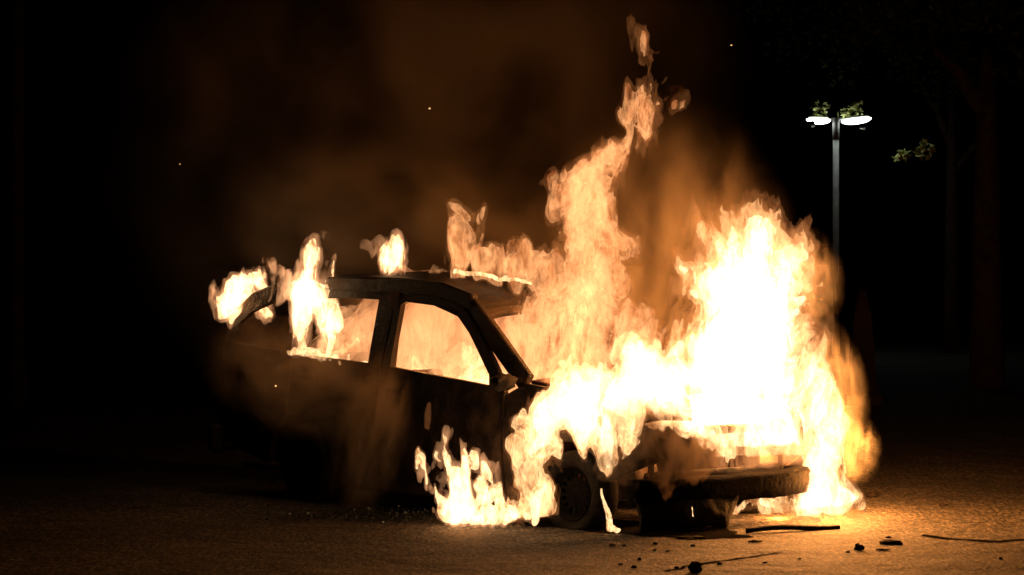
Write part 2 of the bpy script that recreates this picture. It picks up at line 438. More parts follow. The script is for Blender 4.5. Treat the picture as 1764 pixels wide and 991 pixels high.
# windscreen header and sun strip of charred lining
hd = [tuple(roof_pt(-1.03, v) + Vector((0.01, 0, -0.04))) for v in np.linspace(0.17, W - 0.17, 9)]
strip('windscreen_header', hd, 0.06, 0.07, M['paint'])
bm = bmesh.new(); tube(bm, [(-0.99, 0.62, 1.36), (-0.95, 0.62, 1.30)], 0.008, 6); box(bm, (-0.95, 0.62, 1.27), (0.02, 0.2, 0.06), bev=0.01)
mesh_obj('inside_mirror', bm, M['char'], car)

# tailgate with an empty window
TP = [(-3.13, 1.515), (-3.45, 1.41), (-3.70, 1.265), (-3.76, 1.08), (-3.75, 0.85), (-3.71, 0.45)]
tl = [0]
for a, b in zip(TP, TP[1:]): tl.append(tl[-1] + math.dist(a, b))
def tail_pt(t, v):
    u = np.interp(t, tl, [a for a, b in TP]); z = np.interp(t, tl, [b for a, b in TP])
    c = ((v - W / 2) / (W / 2)) ** 2
    return Vector((u + 0.06 * c, v, z - 0.03 * c))
sheet('tailgate', list(np.linspace(0, tl[-1], 24)), list(np.linspace(0.26, W - 0.26, 18)), tail_pt, 0.03, M['paint'],
      keep=lambda t, v: not (0.16 < t < 0.62 and 0.32 < v < W - 0.42))
strip('rear_bumper', [(-3.55, -0.01, 0.38), (-3.76, 0.12, 0.38), (-3.82, 0.5, 0.38), (-3.84, W / 2, 0.38), (-3.82, W - 0.5, 0.38), (-3.76, W - 0.12, 0.38), (-3.55, W + 0.01, 0.38)], 0.2, 0.10, M['char'])

# bonnet, buckled
def bonnet_pt(u, v):
    t = (u + 0.42) / 1.0
    c = 1 - ((v - W / 2) / (W / 2)) ** 2
    z = 0.885 - 0.10 * t - 0.17 * t * t + 0.05 * c
    return Vector((u + 0.10 * c * t, v, z + 0.022 * mnoise.noise(Vector((u * 4, v * 4, 2))) + 0.03 * math.sin(v * 7) * t * t))
sheet('bonnet', list(np.linspace(-0.43, 0.50, 16)), list(np.linspace(0.07, W - 0.07, 24)), bonnet_pt, 0.02, M['bare'],
      keep=lambda u, v: not (u > 0.08 and v > 0.55 + 0.12 * math.sin(u * 9)))
# scuttle, bulkhead, dashboard, floor pan
bm = bmesh.new(); box(bm, (-0.42, W / 2, 0.82), (0.14, W - 0.16, 0.05), bev=0.01); mesh_obj('scuttle_panel', bm, M['bare'], car)
bm = bmesh.new(); box(bm, (-0.50, W / 2, 0.50), (0.03, W - 0.14, 0.60)); mesh_obj('bulkhead', bm, M['bare'], car)
bm = bmesh.new(); box(bm, (-0.66, W / 2, 0.70), (0.26, W - 0.2, 0.16), bev=0.05)
for v in bm.verts: v.co += mnoise.noise_vector(v.co * 5) * 0.02
mesh_obj('dashboard', bm, M['char'], car)
bm = bmesh.new(); box(bm, (-1.95, W / 2, 0.20), (2.9, W - 0.2, 0.04)); mesh_obj('floor_pan', bm, M['bare'], car)
bm = bmesh.new()
for k in range(24):
    a = 2 * math.pi * k / 24; b = 2 * math.pi * (k + 1) / 24
    tube(bm, [(-0.86 + 0.10 * math.cos(x) , 1.22 + 0.18 * math.sin(x), 0.80 + 0.15 * math.cos(x)) for x in (a, b)], 0.014, 6, False)
tube(bm, [(-0.86, 1.22, 0.80), (-0.66, 1.22, 0.68)], 0.025, 8); tube(bm, [(-0.86, 1.05, 0.80), (-0.86, 1.39, 0.80)], 0.015, 6)
mesh_obj('steering_wheel', bm, M['char'], car)
def seat(u, v, wd, z0, h):
    bm = bmesh.new()
    box(bm, (u + 0.25, v, z0), (0.46, wd, 0.13), bev=0.04)
    box(bm, (u - 0.03, v, z0 + h / 2 + 0.03), (0.12, wd, h), Euler((0, R(-12), 0)), bev=0.04)
    for x in (-1, 1):
        tube(bm, [(u + 0.25, v + x * wd * 0.36, z0), (u + 0.25, v + x * wd * 0.36, 0.2)], 0.02, 6)
    for p in bm.verts: p.co += mnoise.noise_vector(p.co * 7) * 0.012
    return mesh_obj('seat', bm, M['char'], car)
seat(-1.85, 0.42, 0.46, 0.36, 0.52); seat(-1.85, W - 0.42, 0.46, 0.36, 0.52)
seat(-2.75, W / 2, 1.2, 0.46, 0.52)['label'] = 'charred rear bench seat'

# front end: radiator frame, grille remains, headlamp shells, bumper beam, hanging cover
bm = bmesh.new()
for z in (0.33, 0.60): tube(bm, [(0.44, 0.2, z), (0.50, W / 2, z), (0.44, W - 0.2, z)], 0.03, 8)
for v in (0.22, 0.6, 1.05, W - 0.22): tube(bm, [(0.46, v, 0.33), (0.46, v, 0.60)], 0.02, 8)
mesh_obj('radiator_frame', bm, M['paint'], car)
bm = bmesh.new(); box(bm, (0.40, W / 2, 0.45), (0.05, 0.9, 0.26), bev=0.01)
mesh_obj('radiator', bm, M['char'], car)
bm = bmesh.new(); box(bm, (0.02, W / 2, 0.42), (0.5, 0.55, 0.34), bev=0.05); box(bm, (0.0, W / 2 - 0.05, 0.62), (0.32, 0.4, 0.07), bev=0.03)
for k in range(4): tube(bm, [(0.1, 0.62 + k * 0.12, 0.6), (0.24, 0.62 + k * 0.12, 0.52), (0.26, 0.62 + k * 0.12, 0.38)], 0.025, 8)
mesh_obj('engine', bm, M['steel'], car)
for s in (0, 1):
    bm = bmesh.new(); lathe(bm, [(0, 0.02), (0.03, 0.10), (0.10, 0.12), (0.11, 0.11), (0.05, 0.08), (0.03, 0.0)], 20)
    bmesh.ops.rotate(bm, verts=bm.verts, cent=(0, 0, 0), matrix=Matrix.Rotation(R(-90), 3, 'Z'))
    for v in bm.verts: v.co += Vector((0.40, 0.30 if not s else W - 0.30, 0.53)) + mnoise.noise_vector(v.co * 9) * 0.012
    mesh_obj('headlight', bm, M['char'], car)
bm = bmesh.new()   # bonnet catch standing like a narrow A over the front panel
for dv in (-0.03, 0.03): tube(bm, [(0.52, 0.90 + dv, 0.36), (0.51, 0.90 + dv * 0.3, 0.53)], 0.008, 6)
tube(bm, [(0.52, 0.88, 0.44), (0.52, 0.92, 0.44)], 0.007, 6)
mesh_obj('bonnet_catch', bm, M['char'], car)
def bumper_front(v):
    c = ((v - W / 2) / (W / 2)) ** 2
    return 0.64 - 0.12 * c ** 2.0
bm = bmesh.new(); rows = []
vs_ = list(np.linspace(0.03, W - 0.02, 34))
for v in vs_:
    u = bumper_front(v); zt = 0.325 + 0.01 * mnoise.noise(Vector((v * 6, 0, 0)))
    zb = 0.16 + 0.012 * mnoise.noise(Vector((v * 9, 3, 0)))
    rows.append([bm.verts.new(p) for p in ((u - 0.10, v, zt), (u - 0.01, v, zt - 0.004), (u + 0.012, v, zt - 0.03), (u, v, zt - 0.045), (u + 0.004, v, (zt + zb) / 2), (u - 0.02, v, zb), (u - 0.10, v, zb + 0.01))])
for a, b in zip(rows, rows[1:]):
    for k in range(7): bm.faces.new((a[k], b[k], b[(k + 1) % 7], a[(k + 1) % 7]))
bm.faces.new(rows[0]); bm.faces.new(rows[-1][::-1]); bmesh.ops.recalc_face_normals(bm, faces=bm.faces[:])
mesh_obj('bumper_beam', bm, M['soot'], car)
# the drooping melted half of the bumper skin
bm = bmesh.new(); rows = []
for i, s_ in enumerate(np.linspace(0, 1, 40)):
    v = 0.03 + s_ * 0.80
    u = bumper_front(v) - 0.03 - 0.03 * max(0, (s_ - 0.8) / 0.2)
    zt = 0.215 + 0.010 * mnoise.noise(Vector((v * 7, 1, 0)))
    zb = 0.02 + 0.03 * mnoise.noise(Vector((v * 5, 8, 0))) + 0.02 * mnoise.noise(Vector((v * 19, 2, 0))) + (0.15 * max(0, (s_ - 0.80) / 0.2) ** 1.3)
    row = []
    for k in range(8):
        t = k / 7
        row.append(Vector((u + 0.03 * math.sin(t * 3.1) + 0.05 * t + 0.012 * mnoise.noise(Vector((v * 8, t * 4, 5))), v, zt + (zb - zt) * t)))
    rows.append([bm.verts.new(p) for p in row] + [bm.verts.new(p - Vector((0.03, 0, 0))) for p in reversed(row)])
for a, b in zip(rows, rows[1:]):
    for k in range(16): bm.faces.new((a[k], b[k], b[(k + 1) % 16], a[(k + 1) % 16]))
bm.faces.new(rows[0]); bm.faces.new(rows[-1][::-1]); bmesh.ops.recalc_face_normals(bm, faces=bm.faces[:])
mesh_obj('bumper_skin', bm, M['char'], car)['label'] = 'melted bumper skin hanging to the ground'

def wheel(u, v, zc, out, flat):
    """wheel: tyre (burnt, sagging onto the ground) with rim, rim with wheel bolts and vent holes"""
    y0 = v; s = 1 if out > 0 else -1        # outward direction -y for s=-1
    bm = bmesh.new()
    prof = [(0.0, 0.165), (-0.015, 0.18), (-0.02, 0.21), (-0.012, 0.245), (0.02, 0.265), (0.06, 0.270), (0.10, 0.270), (0.14, 0.262), (0.17, 0.235), (0.175, 0.2), (0.16, 0.165)]
    lathe(bm, prof, 48)
    for p in bm.verts:
        a = math.atan2(p.co.z, p.co.x); r = math.hypot(p.co.x, p.co.z)
        k = 1 + 0.02 * mnoise.noise(Vector((math.cos(a) * 3, p.co.y * 9, math.sin(a) * 3)))
        p.co.x *= k; p.co.z *= k
        if s > 0: p.co.y = -p.co.y
        p.co += Vector((u, y0, zc))
        if p.co.z < 0.004:
            p.co.y += (-1 if s < 0 else 1) * min(0.03, (0.004 - p.co.z) * 0.7) * (1 if abs(p.co.y - y0) < 0.08 else -1)
            p.co.z = 0.004
    bmesh.ops.recalc_face_normals(bm, faces=bm.faces[:])
    wroot = mesh_obj('wheel', bm, None, car); wroot.data.materials.append(M['rubber'])
    bm = bmesh.new()
    n = 60; holes = 15
    # dished steel disc with a ring of vent holes
    rr = [0.0, 0.03, 0.05, 0.075, 0.095, 0.125, 0.145, 0.152, 0.166, 0.170]
    yy = [0.025, 0.025, 0.035, 0.05, 0.045, 0.04, 0.05, 0.02, 0.0, -0.012]
    rings = []
    for r, y in zip(rr, yy):
        y = y * (1 if s < 0 else -1)
        rings.append([bm.verts.new((u + r * math.cos(2 * math.pi * k / n), y0 + y, zc + r * math.sin(2 * math.pi * k / n))) for k in range(n)] if r else None)
    for i in range(1, len(rr) - 1):
        for k in range(n):
            if i == 4 and k % 4 in (0, 1): continue      # vent holes
            bm.faces.new((rings[i][k], rings[i][(k + 1) % n], rings[i + 1][(k + 1) % n], rings[i + 1][k]))
    bm.faces.new(rings[1])
    bmesh.ops.recalc_face_normals(bm, faces=bm.faces[:])
    rim = mesh_obj('rim', bm, M['soot'], wroot)
    rim.modifiers.new('thickness', 'SOLIDIFY').thickness = 0.006
wheel(0, 0.0, 0.215, -1, True); wheel(0, W, 0.215, 1, True)
wheel(-2.62, 0.02, 0.262, -1, False); wheel(-2.62, W - 0.02, 0.262, 1, False)
for u in (0, -2.62):
    bm = bmesh.new(); tube(bm, [(u, 0.12, 0.24), (u, W - 0.12, 0.24)], 0.03, 10); mesh_obj('axle', bm, M['bare'], car)
# wheel-arch liners
for u, z in ((0, WZ), (-2.62, 0.27)):
    for s in (0, 1):
        bm = bmesh.new(); a = arc(u, z, 0.345, -5, 185, 18); v0, v1 = (0.05, 0.42) if not s else (W - 0.05, W - 0.42)
        A = [bm.verts.new((x, v0, zz)) for x, zz in a]; B = [bm.verts.new((x, v1, zz)) for x, zz in a]
        for k in range(len(a) - 1): bm.faces.new((A[k], A[k + 1], B[k + 1], B[k]))
        o = mesh_obj('arch_liner', bm, M['bare'], car); o.modifiers.new('thickness', 'SOLIDIFY').thickness = 0.012

# ------------------------------------------------------------------ fire
def flame_material(name, col_lo, col_hi, s_lo, s_hi, scale=5.0, zs=0.5, skin=1.0, skin_a=0.55, lo=0.3, hi=0.75, dist=0.8, step=1.0, detail=3, kind='FBM'):
    """glowing gas: emission through the volume, streaked by stretched noise, and a faint luminous skin"""
    m, nt, out = mat(name)
    v = coords(nt, (1, 1, zs))
    n = N(nt, 'ShaderNodeTexNoise'); n.noise_type = kind
    n.inputs['Scale'].default_value = scale; n.inputs['Detail'].default_value = detail
    n.inputs['Roughness'].default_value = 0.6; n.inputs['Distortion'].default_value = dist
    nt.links.new(v, n.inputs['Vector']); f0 = n.outputs['Fac']
    # ridges: bright wrinkled sheets of burning gas
    s1 = N(nt, 'ShaderNodeMath', operation='SUBTRACT'); s1.inputs[1].default_value = 0.5; nt.links.new(f0, s1.inputs[0])
    s2 = N(nt, 'ShaderNodeMath', operation='ABSOLUTE'); nt.links.new(s1.outputs[0], s2.inputs[0])
    s3 = N(nt, 'ShaderNodeMath', operation='MULTIPLY_ADD'); s3.inputs[1].default_value = -5.0; s3.inputs[2].default_value = 1.0
    nt.links.new(s2.outputs[0], s3.inputs[0]); f = s3.outputs[0]
    col = ramp(nt, f, [(lo, col_lo), (hi, col_hi)])
    st = N(nt, 'ShaderNodeMapRange'); st.inputs['From Min'].default_value = lo; st.inputs['From Max'].default_value = hi
    st.inputs['To Min'].default_value = s_lo; st.inputs['To Max'].default_value = s_hi
    nt.links.new(f, st.inputs[0])
    e = N(nt, 'ShaderNodeEmission'); nt.links.new(col, e.inputs[0]); nt.links.new(st.outputs[0], e.inputs[1])
    nt.links.new(e.outputs[0], out.inputs['Volume'])
    # luminous skin: fine curling filaments of brighter gas
    vz = coords(nt, (1, 1, zs * 0.6))
    nf = N(nt, 'ShaderNodeTexNoise'); nf.inputs['Scale'].default_value = scale * 2.2; nf.inputs['Detail'].default_value = 3
    nf.inputs['Roughness'].default_value = 0.6; nf.inputs['Distortion'].default_value = 1.3
    nt.links.new(vz, nf.inputs['Vector'])
    r1 = N(nt, 'ShaderNodeMath', operation='SUBTRACT'); r1.inputs[1].default_value = 0.5; nt.links.new(nf.outputs['Fac'], r1.inputs[0])
    r2 = N(nt, 'ShaderNodeMath', operation='ABSOLUTE'); nt.links.new(r1.outputs[0], r2.inputs[0])
    fil = N(nt, 'ShaderNodeMapRange'); fil.inputs['From Min'].default_value = 0.13; fil.inputs['From Max'].default_value = 0.0
    fil.inputs['To Max'].default_value = skin_a; nt.links.new(r2.outputs[0], fil.inputs[0])
    t = N(nt, 'ShaderNodeBsdfTransparent'); e2 = N(nt, 'ShaderNodeEmission')
    nt.links.new(ramp(nt, f, [(lo, col_lo), (hi, col_hi)]), e2.inputs[0])
    es = N(nt, 'ShaderNodeMapRange'); es.inputs['From Min'].default_value = 0.2; es.inputs['From Max'].default_value = 0.8
    es.inputs['To Min'].default_value = skin * 0.25; es.inputs['To Max'].default_value = skin * 1.5
    nt.links.new(f, es.inputs[0]); nt.links.new(es.outputs[0], e2.inputs[1])
    ad = N(nt, 'ShaderNodeMixShader'); nt.links.new(fil.outputs[0], ad.inputs[0]); nt.links.new(t.outputs[0], ad.inputs[1]); nt.links.new(e2.outputs[0], ad.inputs[2])
    nt.links.new(ad.outputs[0], out.inputs['Surface'])
    m.cycles.volume_step_rate = step
    return m
FM = {
    'hot':    flame_material('flame_white_hot', (1, 0.50, 0.20), (1, 0.70, 0.38), 4, 12, 4.5, skin=2.5, skin_a=0.25),
    'bright': flame_material('flame_bright', (1, 0.36, 0.10), (1, 0.56, 0.24), 0.4, 10, 7.0, skin=2.0, skin_a=0.28),
    'veil':   flame_material('flame_veil', (1, 0.22, 0.04), (1, 0.36, 0.11), 0.05, 1.9, 6.5, skin=0.5, skin_a=0.05),
    'peach':  flame_material('flame_peach', (1, 0.30, 0.08), (1, 0.50, 0.20), 0.1, 5.0, 6.0, skin=1.2, skin_a=0.28),
    'thin':   flame_material('flame_thin', (1, 0.22, 0.04), (1, 0.34, 0.10), 0.0, 1.2, 6.0, skin=0.5, skin_a=0.04),
    'column': flame_material('flame_column', (1, 0.25, 0.06), (1, 0.43, 0.165), 0.0, 1.9, 5.5, skin=1.0, skin_a=0.30),
    'cabin':  flame_material('flame_cabin', (1, 0.29, 0.10), (1, 0.42, 0.16), 0.30, 0.75, 2.5, skin=0.8, skin_a=0.25),
    'small':  flame_material('flame_small', (1, 0.40, 0.12), (1, 0.60, 0.28), 3, 24, 12.0, skin=2.5, skin_a=0.3),
    'licks':  flame_material('flame_licks', (1, 0.28, 0.08), (1, 0.46, 0.20), 0.2, 7, 9.0, skin=0.9, skin_a=0.03),
}
def lamp(parent, p, power, rad, col=(1.0, 0.345, 0.07)):
    d = bpy.data.lights.new('fire_light', 'POINT'); d.energy = power; d.shadow_soft_size = rad; d.color = col
    o = bpy.data.objects.new('fire_light', d); o.location = Vector(p) - parent.location; link(o, parent); return o
W_BIG = [(1.6, 0.11), (4.0, 0.085), (9.0, 0.058), (20.0, 0.034), (42.0, 0.017)]
W_MID = [(2.5, 0.07), (6.0, 0.06), (14.0, 0.036), (30.0, 0.018)]
W_TNG = [(4.0, 0.045), (10.0, 0.045), (24.0, 0.024), (48.0, 0.010)]
W_SML = [(5.0, 0.045), (12.0, 0.034), (28.0, 0.017)]
def fire(label, chains, mk, h, warp, erode, seed, base, shells=(), name='flame', **kw):
    F, lo = fire_fields(chains, h, warp, erode, seed, **kw)
    b = Vector(base)
    V, Q = surface_net(F, lo, h)
    o = bpy.data.objects.new(name, net_mesh(name, V - np.array(b), Q, FM[mk])); o.location = b; link(o)
    tag(o, label, 'fire', 'flames on the burning car')
    for nm, cm, depth in shells:
        V, Q = surface_net(F + depth, lo, h)
        if len(V) < 20: continue
        c = bpy.data.objects.new(nm, net_mesh(nm, V - np.array(b), Q, FM[cm])); link(c, o)
    return o

E = fire('tall white hot fire pouring up from the open engine bay', [
    [(1300, 750, 16.7, 125), (1300, 650, 16.75, 135), (1300, 560, 16.8, 112), (1295, 470, 16.8, 104), (1295, 400, 16.8, 66)],
    [(1395, 790, 16.85, 62), (1400, 720, 16.85, 62), (1370, 640, 16.85, 50)],
    [(1235, 425, 16.8, 62), (1200, 500, 16.8, 44)], [(1180, 470, 16.8, 36)],
    [(1360, 425, 16.8, 62)], [(1380, 480, 16.8, 38)],
    [(1195, 690, 16.5, 55), (1195, 600, 16.6, 50)],
    [(1245, 775, 16.25, 26), (1320, 755, 16.3, 46), (1395, 775, 16.4, 46)]],
    'veil', 0.011, W_BIG, [(8, 0.05), (19, 0.028)], 11, at(1290, 780, 16.7), shells=(('flame_sheet', 'peach', 0.07), ('flame_core', 'hot', 0.125)), pad=0.3, floor=0.36)
lamp(E, at(1330, 660, 16.8), 560, 0.2); lamp(E, at(1310, 480, 16.8), 220, 0.15)
Wd = fire('tall peach coloured fire column rising from the windscreen', [
    [(985, 650, 16.6, 90), (1000, 560, 16.7, 78), (1012, 470, 16.8, 68), (1020, 400, 16.8, 58), (1005, 320, 16.8, 56), (1040, 250, 16.8, 36), (1075, 212, 16.8, 22)],
    [(965, 305, 16.8, 34), (950, 295, 16.8, 20)], [(1075, 410, 16.8, 34)], [(890, 590, 17.0, 45), (920, 640, 16.8, 45), (940, 540, 16.85, 50)],
    [(1100, 650, 16.6, 70), (1070, 580, 16.7, 55)],
    [(1092, 160, 16.8, 42), (1112, 190, 16.8, 34)], [(1103, 58, 16.8, 26), (1106, 90, 16.8, 22), (1116, 125, 16.8, 20), (1105, 150, 16.8, 22)], [(1145, 140, 16.8, 16)]],
    'thin', 0.011, W_BIG, [(8, 0.04), (18, 0.025)], 23, at(985, 690, 16.6), shells=(('flame_sheet', 'column', 0.04), ('flame_core', 'column', 0.10)), pad=0.28)
lamp(Wd, at(1000, 580, 16.75), 70, 0.15); lamp(Wd, at(1000, 380, 16.8), 65, 0.12)
Fd = fire('yellow white fire sheeting over the front wing above the burning wheel', [
    [(920, 860, 15.85, 26), (915, 790, 15.85, 32), (935, 720, 15.9, 44), (990, 680, 16.0, 60)],
    [(1000, 745, 15.75, 48), (1020, 690, 15.9, 52)], [(1060, 690, 15.9, 52), (1050, 750, 15.7, 34)], [(1140, 685, 16.1, 60), (1120, 630, 16.2, 48)], [(1130, 715, 15.95, 34), (1195, 728, 16.0, 40), (1240, 745, 16.05, 30)], [(905, 890, 15.85, 18)]],
    'veil', 0.011, W_MID, [(9, 0.04), (22, 0.02)], 37, at(930, 890, 15.85), shells=(('flame_sheet', 'bright', 0.018), ('flame_core', 'hot', 0.075)), pad=0.16, floor=0.01)
lamp(Fd, at(980, 670, 16.35), 60, 0.1)
Cb = fire('orange fire filling the cabin behind the empty side windows', [
    [(600, 600, 18.4, 80), (680, 590, 18.3, 105), (760, 590, 18.1, 115), (880, 620, 17.6, 85)]],
    'cabin', 0.03, [(2, 0.12), (5, 0.07), (11, 0.03)], [(6, 0.04)], 41, at(700, 650, 17.9), pad=0.2, shells=(('flame_sheet', 'cabin', 0.10),))
Cf = fire('yellow flames rising inside the cabin along the bottom of the front window', [
    [(700, 660, 17.9, 22), (720, 640, 17.9, 26), (790, 650, 17.75, 40), (850, 660, 17.6, 40)], [(800, 620, 17.75, 30), (780, 590, 17.75, 14)], [(560, 605, 18.25, 28), (600, 590, 18.2, 24)]],
    'column', 0.012, W_MID, [(9, 0.03), (22, 0.016)], 44, at(740, 660, 17.6), shells=(('flame_core', 'bright', 0.05),), pad=0.12)
lamp(Cb, at(740, 575, 17.9), 30, 0.1)
Rw = fire('pink orange flame licking out of the rear side window', [
    [(508, 600, 18.0, 16), (512, 545, 18.0, 26), (530, 500, 18.0, 48), (540, 450, 18.0, 32), (546, 425, 18.0, 18)], [(560, 600, 18.0, 24), (568, 560, 18.0, 22), (555, 530, 18.0, 18)],
    [(485, 465, 18.0, 20), (510, 520, 18.0, 26)]],
    'licks', 0.0075, W_TNG, [(8, 0.05), (20, 0.030)], 53, at(530, 605, 18.0), shells=(('flame_core', 'small', 0.045),), pad=0.14, rise=0.35)
Sl = fire('thin jagged line of flame along the rear window sill', [
    [(500, 605, 17.98, 5), (520, 604, 17.95, 9), (545, 610, 17.9, 8), (565, 618, 17.85, 9), (590, 622, 17.75, 5), (612, 627, 17.7, 5), (634, 628, 17.6, 5)], [(522, 604, 17.95, 6), (518, 570, 17.97, 5)], [(566, 615, 17.85, 6), (572, 580, 17.88, 5), (566, 560, 17.9, 4)], [(600, 624, 17.72, 3), (602, 608, 17.72, 2)]],
    'small', 0.006, [(9, 0.014), (22, 0.010), (45, 0.005)], [(24, 0.006)], 57, at(560, 618, 17.85), pad=0.06)
Rl = fire('thin bright line of fire along the front roof edge', [[(783, 470, 17.42, 4), (850, 476, 17.36, 4.5), (912, 487, 17.28, 3)]],
    'small', 0.006, [(9, 0.010), (22, 0.008), (45, 0.004)], [(24, 0.004)], 58, at(850, 480, 17.36), pad=0.05)
Rt = fire('bright flame burning along the rear roof edge at the tailgate', [
    [(372, 537, 18.9, 16), (395, 515, 18.9, 36), (425, 495, 18.8, 26), (468, 472, 18.6, 9)], [(425, 532, 18.9, 32)]],
    'licks', 0.0075, W_TNG, [(8, 0.04), (20, 0.026)], 59, at(395, 545, 18.9), shells=(('flame_core', 'small', 0.035),), pad=0.14, rise=0.4)
lamp(Rt, at(400, 510, 18.85), 2, 0.04)
R1 = fire('small lone flame standing on the middle of the roof', [[(680, 460, 17.8, 20), (676, 440, 17.8, 32), (684, 416, 17.8, 20)]],
    'licks', 0.006, W_TNG, [(9, 0.034), (24, 0.022)], 61, at(680, 466, 17.8), shells=(('flame_core', 'small', 0.035),), pad=0.12, rise=0.35)
R2 = fire('ragged flame along the front roof edge beside the column', [
    [(790, 458, 17.6, 18), (800, 420, 17.6, 36), (792, 378, 17.6, 22)], [(830, 440, 17.5, 34), (880, 455, 17.4, 30), (920, 455, 17.3, 42)]],
    'veil', 0.010, W_MID, [(8, 0.06), (20, 0.03)], 67, at(830, 470, 17.5), shells=(('flame_sheet', 'column', 0.03),), pad=0.16, rise=0.4)
G = fire('curving tongues of fire on the ground beside the door sill', [
    [(720, 782, 16.2, 5), (734, 812, 16.2, 9), (748, 848, 16.2, 13), (775, 880, 16.2, 18)], [(770, 884, 16.2, 21), (830, 889, 16.15, 20), (910, 890, 16.05, 15)],
    [(792, 872, 16.2, 30), (778, 825, 16.2, 22), (766, 780, 16.2, 13), (776, 748, 16.2, 5)], [(800, 845, 16.2, 15), (812, 795, 16.2, 13), (798, 758, 16.2, 5)],
    [(836, 880, 16.15, 26), (824, 835, 16.15, 17), (838, 798, 16.15, 7)], [(872, 884, 16.1, 19), (846, 838, 16.12, 9)], [(888, 884, 16.1, 14), (894, 850, 16.1, 6)]],
    'licks', 0.006, [(4, 0.022), (10, 0.030), (24, 0.020), (48, 0.009)], [(10, 0.030), (24, 0.018)], 78, at(800, 900, 16.2), shells=(('flame_sheet', 'small', 0.018),), pad=0.12, floor=0.006, rise=0.36)
lamp(G, at(800, 860, 16.1), 5, 0.04)
B = fire('white hot fire burning on the ground under the bumper corner', [
    [(1270, 878, 16.75, 16), (1330, 878, 16.75, 20), (1390, 872, 16.75, 30), (1430, 862, 16.9, 42), (1460, 845, 16.9, 28)], [(1430, 875, 16.8, 30), (1430, 820, 16.95, 42), (1430, 750, 16.95, 38), (1415, 690, 16.95, 38)]],
    'veil', 0.010, W_MID, [(9, 0.03), (22, 0.016)], 83, at(1400, 890, 16.8), shells=(('flame_sheet', 'bright', 0.015), ('flame_core', 'hot', 0.06)), pad=0.14, floor=0.006)
lamp(B, at(1440, 825, 16.9), 190, 0.08); lamp(B, at(1445, 735, 16.95), 260, 0.1); lamp(B, at(1340, 878, 16.8), 15, 0.03)
for k, (lab, mk, ch) in enumerate([
    ('little wisp of flame on the front door below the window', 'thin', [[(735, 737, 16.75, 5), (733, 718, 16.75, 5), (737, 695, 16.75, 3)]]),
    ('tiny flame over the dark bumper skin', 'small', [[(1193, 893, 15.62, 2.5), (1192, 878, 15.62, 3)]]),
    ('small flame beside the tyre and the bumper skin', 'small', [[(1064, 914, 15.75, 5), (1050, 905, 15.78, 7), (1046, 880, 15.78, 5), (1040, 838, 15.78, 4)]]),
    ('flame tongue at the edge of the burning front wheel', 'small', [[(922, 900, 15.85, 7), (926, 850, 15.85, 8), (935, 835, 15.85, 5)]])]):
    fire(lab, ch, mk, 0.005, [(6, 0.014), (14, 0.014), (30, 0.010), (55, 0.005)], [(20, 0.006)], 91 + k, at(*ch[0][0][:3]), pad=0.06, floor=0.004, rise=0.4)

# ------------------------------------------------------------------ smoke
def smoke_material(name, col, dens, scale, fall=True, lo=0.35, hi=0.75, aniso=0.2, step=1.0, zs=0.7, detail=4):
    m, nt, out = mat(name)
    v = coords(nt)
    mp = N(nt, 'ShaderNodeMapping'); mp.inputs['Scale'].default_value = (1, 1, zs); nt.links.new(v, mp.inputs[0])
    f = noise_n(nt, mp.outputs[0], scale, detail, 0.55, 0.5)
    st = N(nt, 'ShaderNodeMapRange'); st.inputs['From Min'].default_value = lo; st.inputs['From Max'].default_value = hi
    st.inputs['To Min'].default_value = 0; st.inputs['To Max'].default_value = dens
    nt.links.new(f, st.inputs[0]); d = st.outputs[0]
    if fall:
        ln = N(nt, 'ShaderNodeVectorMath', operation='LENGTH'); nt.links.new(v, ln.inputs[0])
        mr = N(nt, 'ShaderNodeMapRange', interpolation_type='SMOOTHSTEP'); mr.inputs['From Min'].default_value = 1.0; mr.inputs['From Max'].default_value = 0.15
        nt.links.new(ln.outputs['Value'], mr.inputs[0])
        mu = N(nt, 'ShaderNodeMath', operation='MULTIPLY'); nt.links.new(d, mu.inputs[0]); nt.links.new(mr.outputs[0], mu.inputs[1]); d = mu.outputs[0]
    p = N(nt, 'ShaderNodeVolumePrincipled'); p.inputs['Color'].default_value = (*col, 1)
    p.inputs['Anisotropy'].default_value = aniso
    nt.links.new(d, p.inputs['Density']); nt.links.new(p.outputs[0], out.inputs['Volume'])
    m.cycles.volume_step_rate = step
    return m
def smoke_blob(label, c, rad, m, rot=0.0):
    bm = bmesh.new(); bmesh.ops.create_icosphere(bm, subdivisions=3, radius=1.03)
    o = mesh_obj('smoke', bm, m); o.location = c; o.scale = rad; o.rotation_euler = (0, rot, 0)
    tag(o, label, 'smoke', kind='stuff'); return o
def smoke_puff(label, chains, m, h, seed, base, warp=((2.2, 0.10), (5, 0.06), (11, 0.035), (24, 0.015))):
    F, lo = fire_fields(chains, h, warp, [(7, 0.02)], seed, pad=0.2, rise=0.9)
    V, Q = surface_net(F, lo, h); b = Vector(base)
    o = bpy.data.objects.new('smoke', net_mesh('smoke', V - np.array(b), Q, m)); o.location = b; link(o)
    tag(o, label, 'smoke', kind='stuff'); return o
BR = (0.52, 0.42, 0.31)
SM1 = smoke_material('smoke_plume', BR, 1.3, 3.2, lo=0.44, hi=0.72, detail=5)
SM2 = smoke_material('smoke_near', BR, 4.2, 3.4, lo=0.42, hi=0.70, detail=5)
SM3 = smoke_material('smoke_thin', BR, 9.0, 3.2, lo=0.42, hi=0.72, detail=5)
SM4 = smoke_material('smoke_billow', (0.42, 0.34, 0.25), 9.0, 7.0, fall=False, lo=0.38, hi=0.8)
SM5 = smoke_material('smoke_dark_billow', (0.20, 0.15, 0.11), 14.0, 11.0, fall=False, lo=0.46, hi=0.72, aniso=0.3)
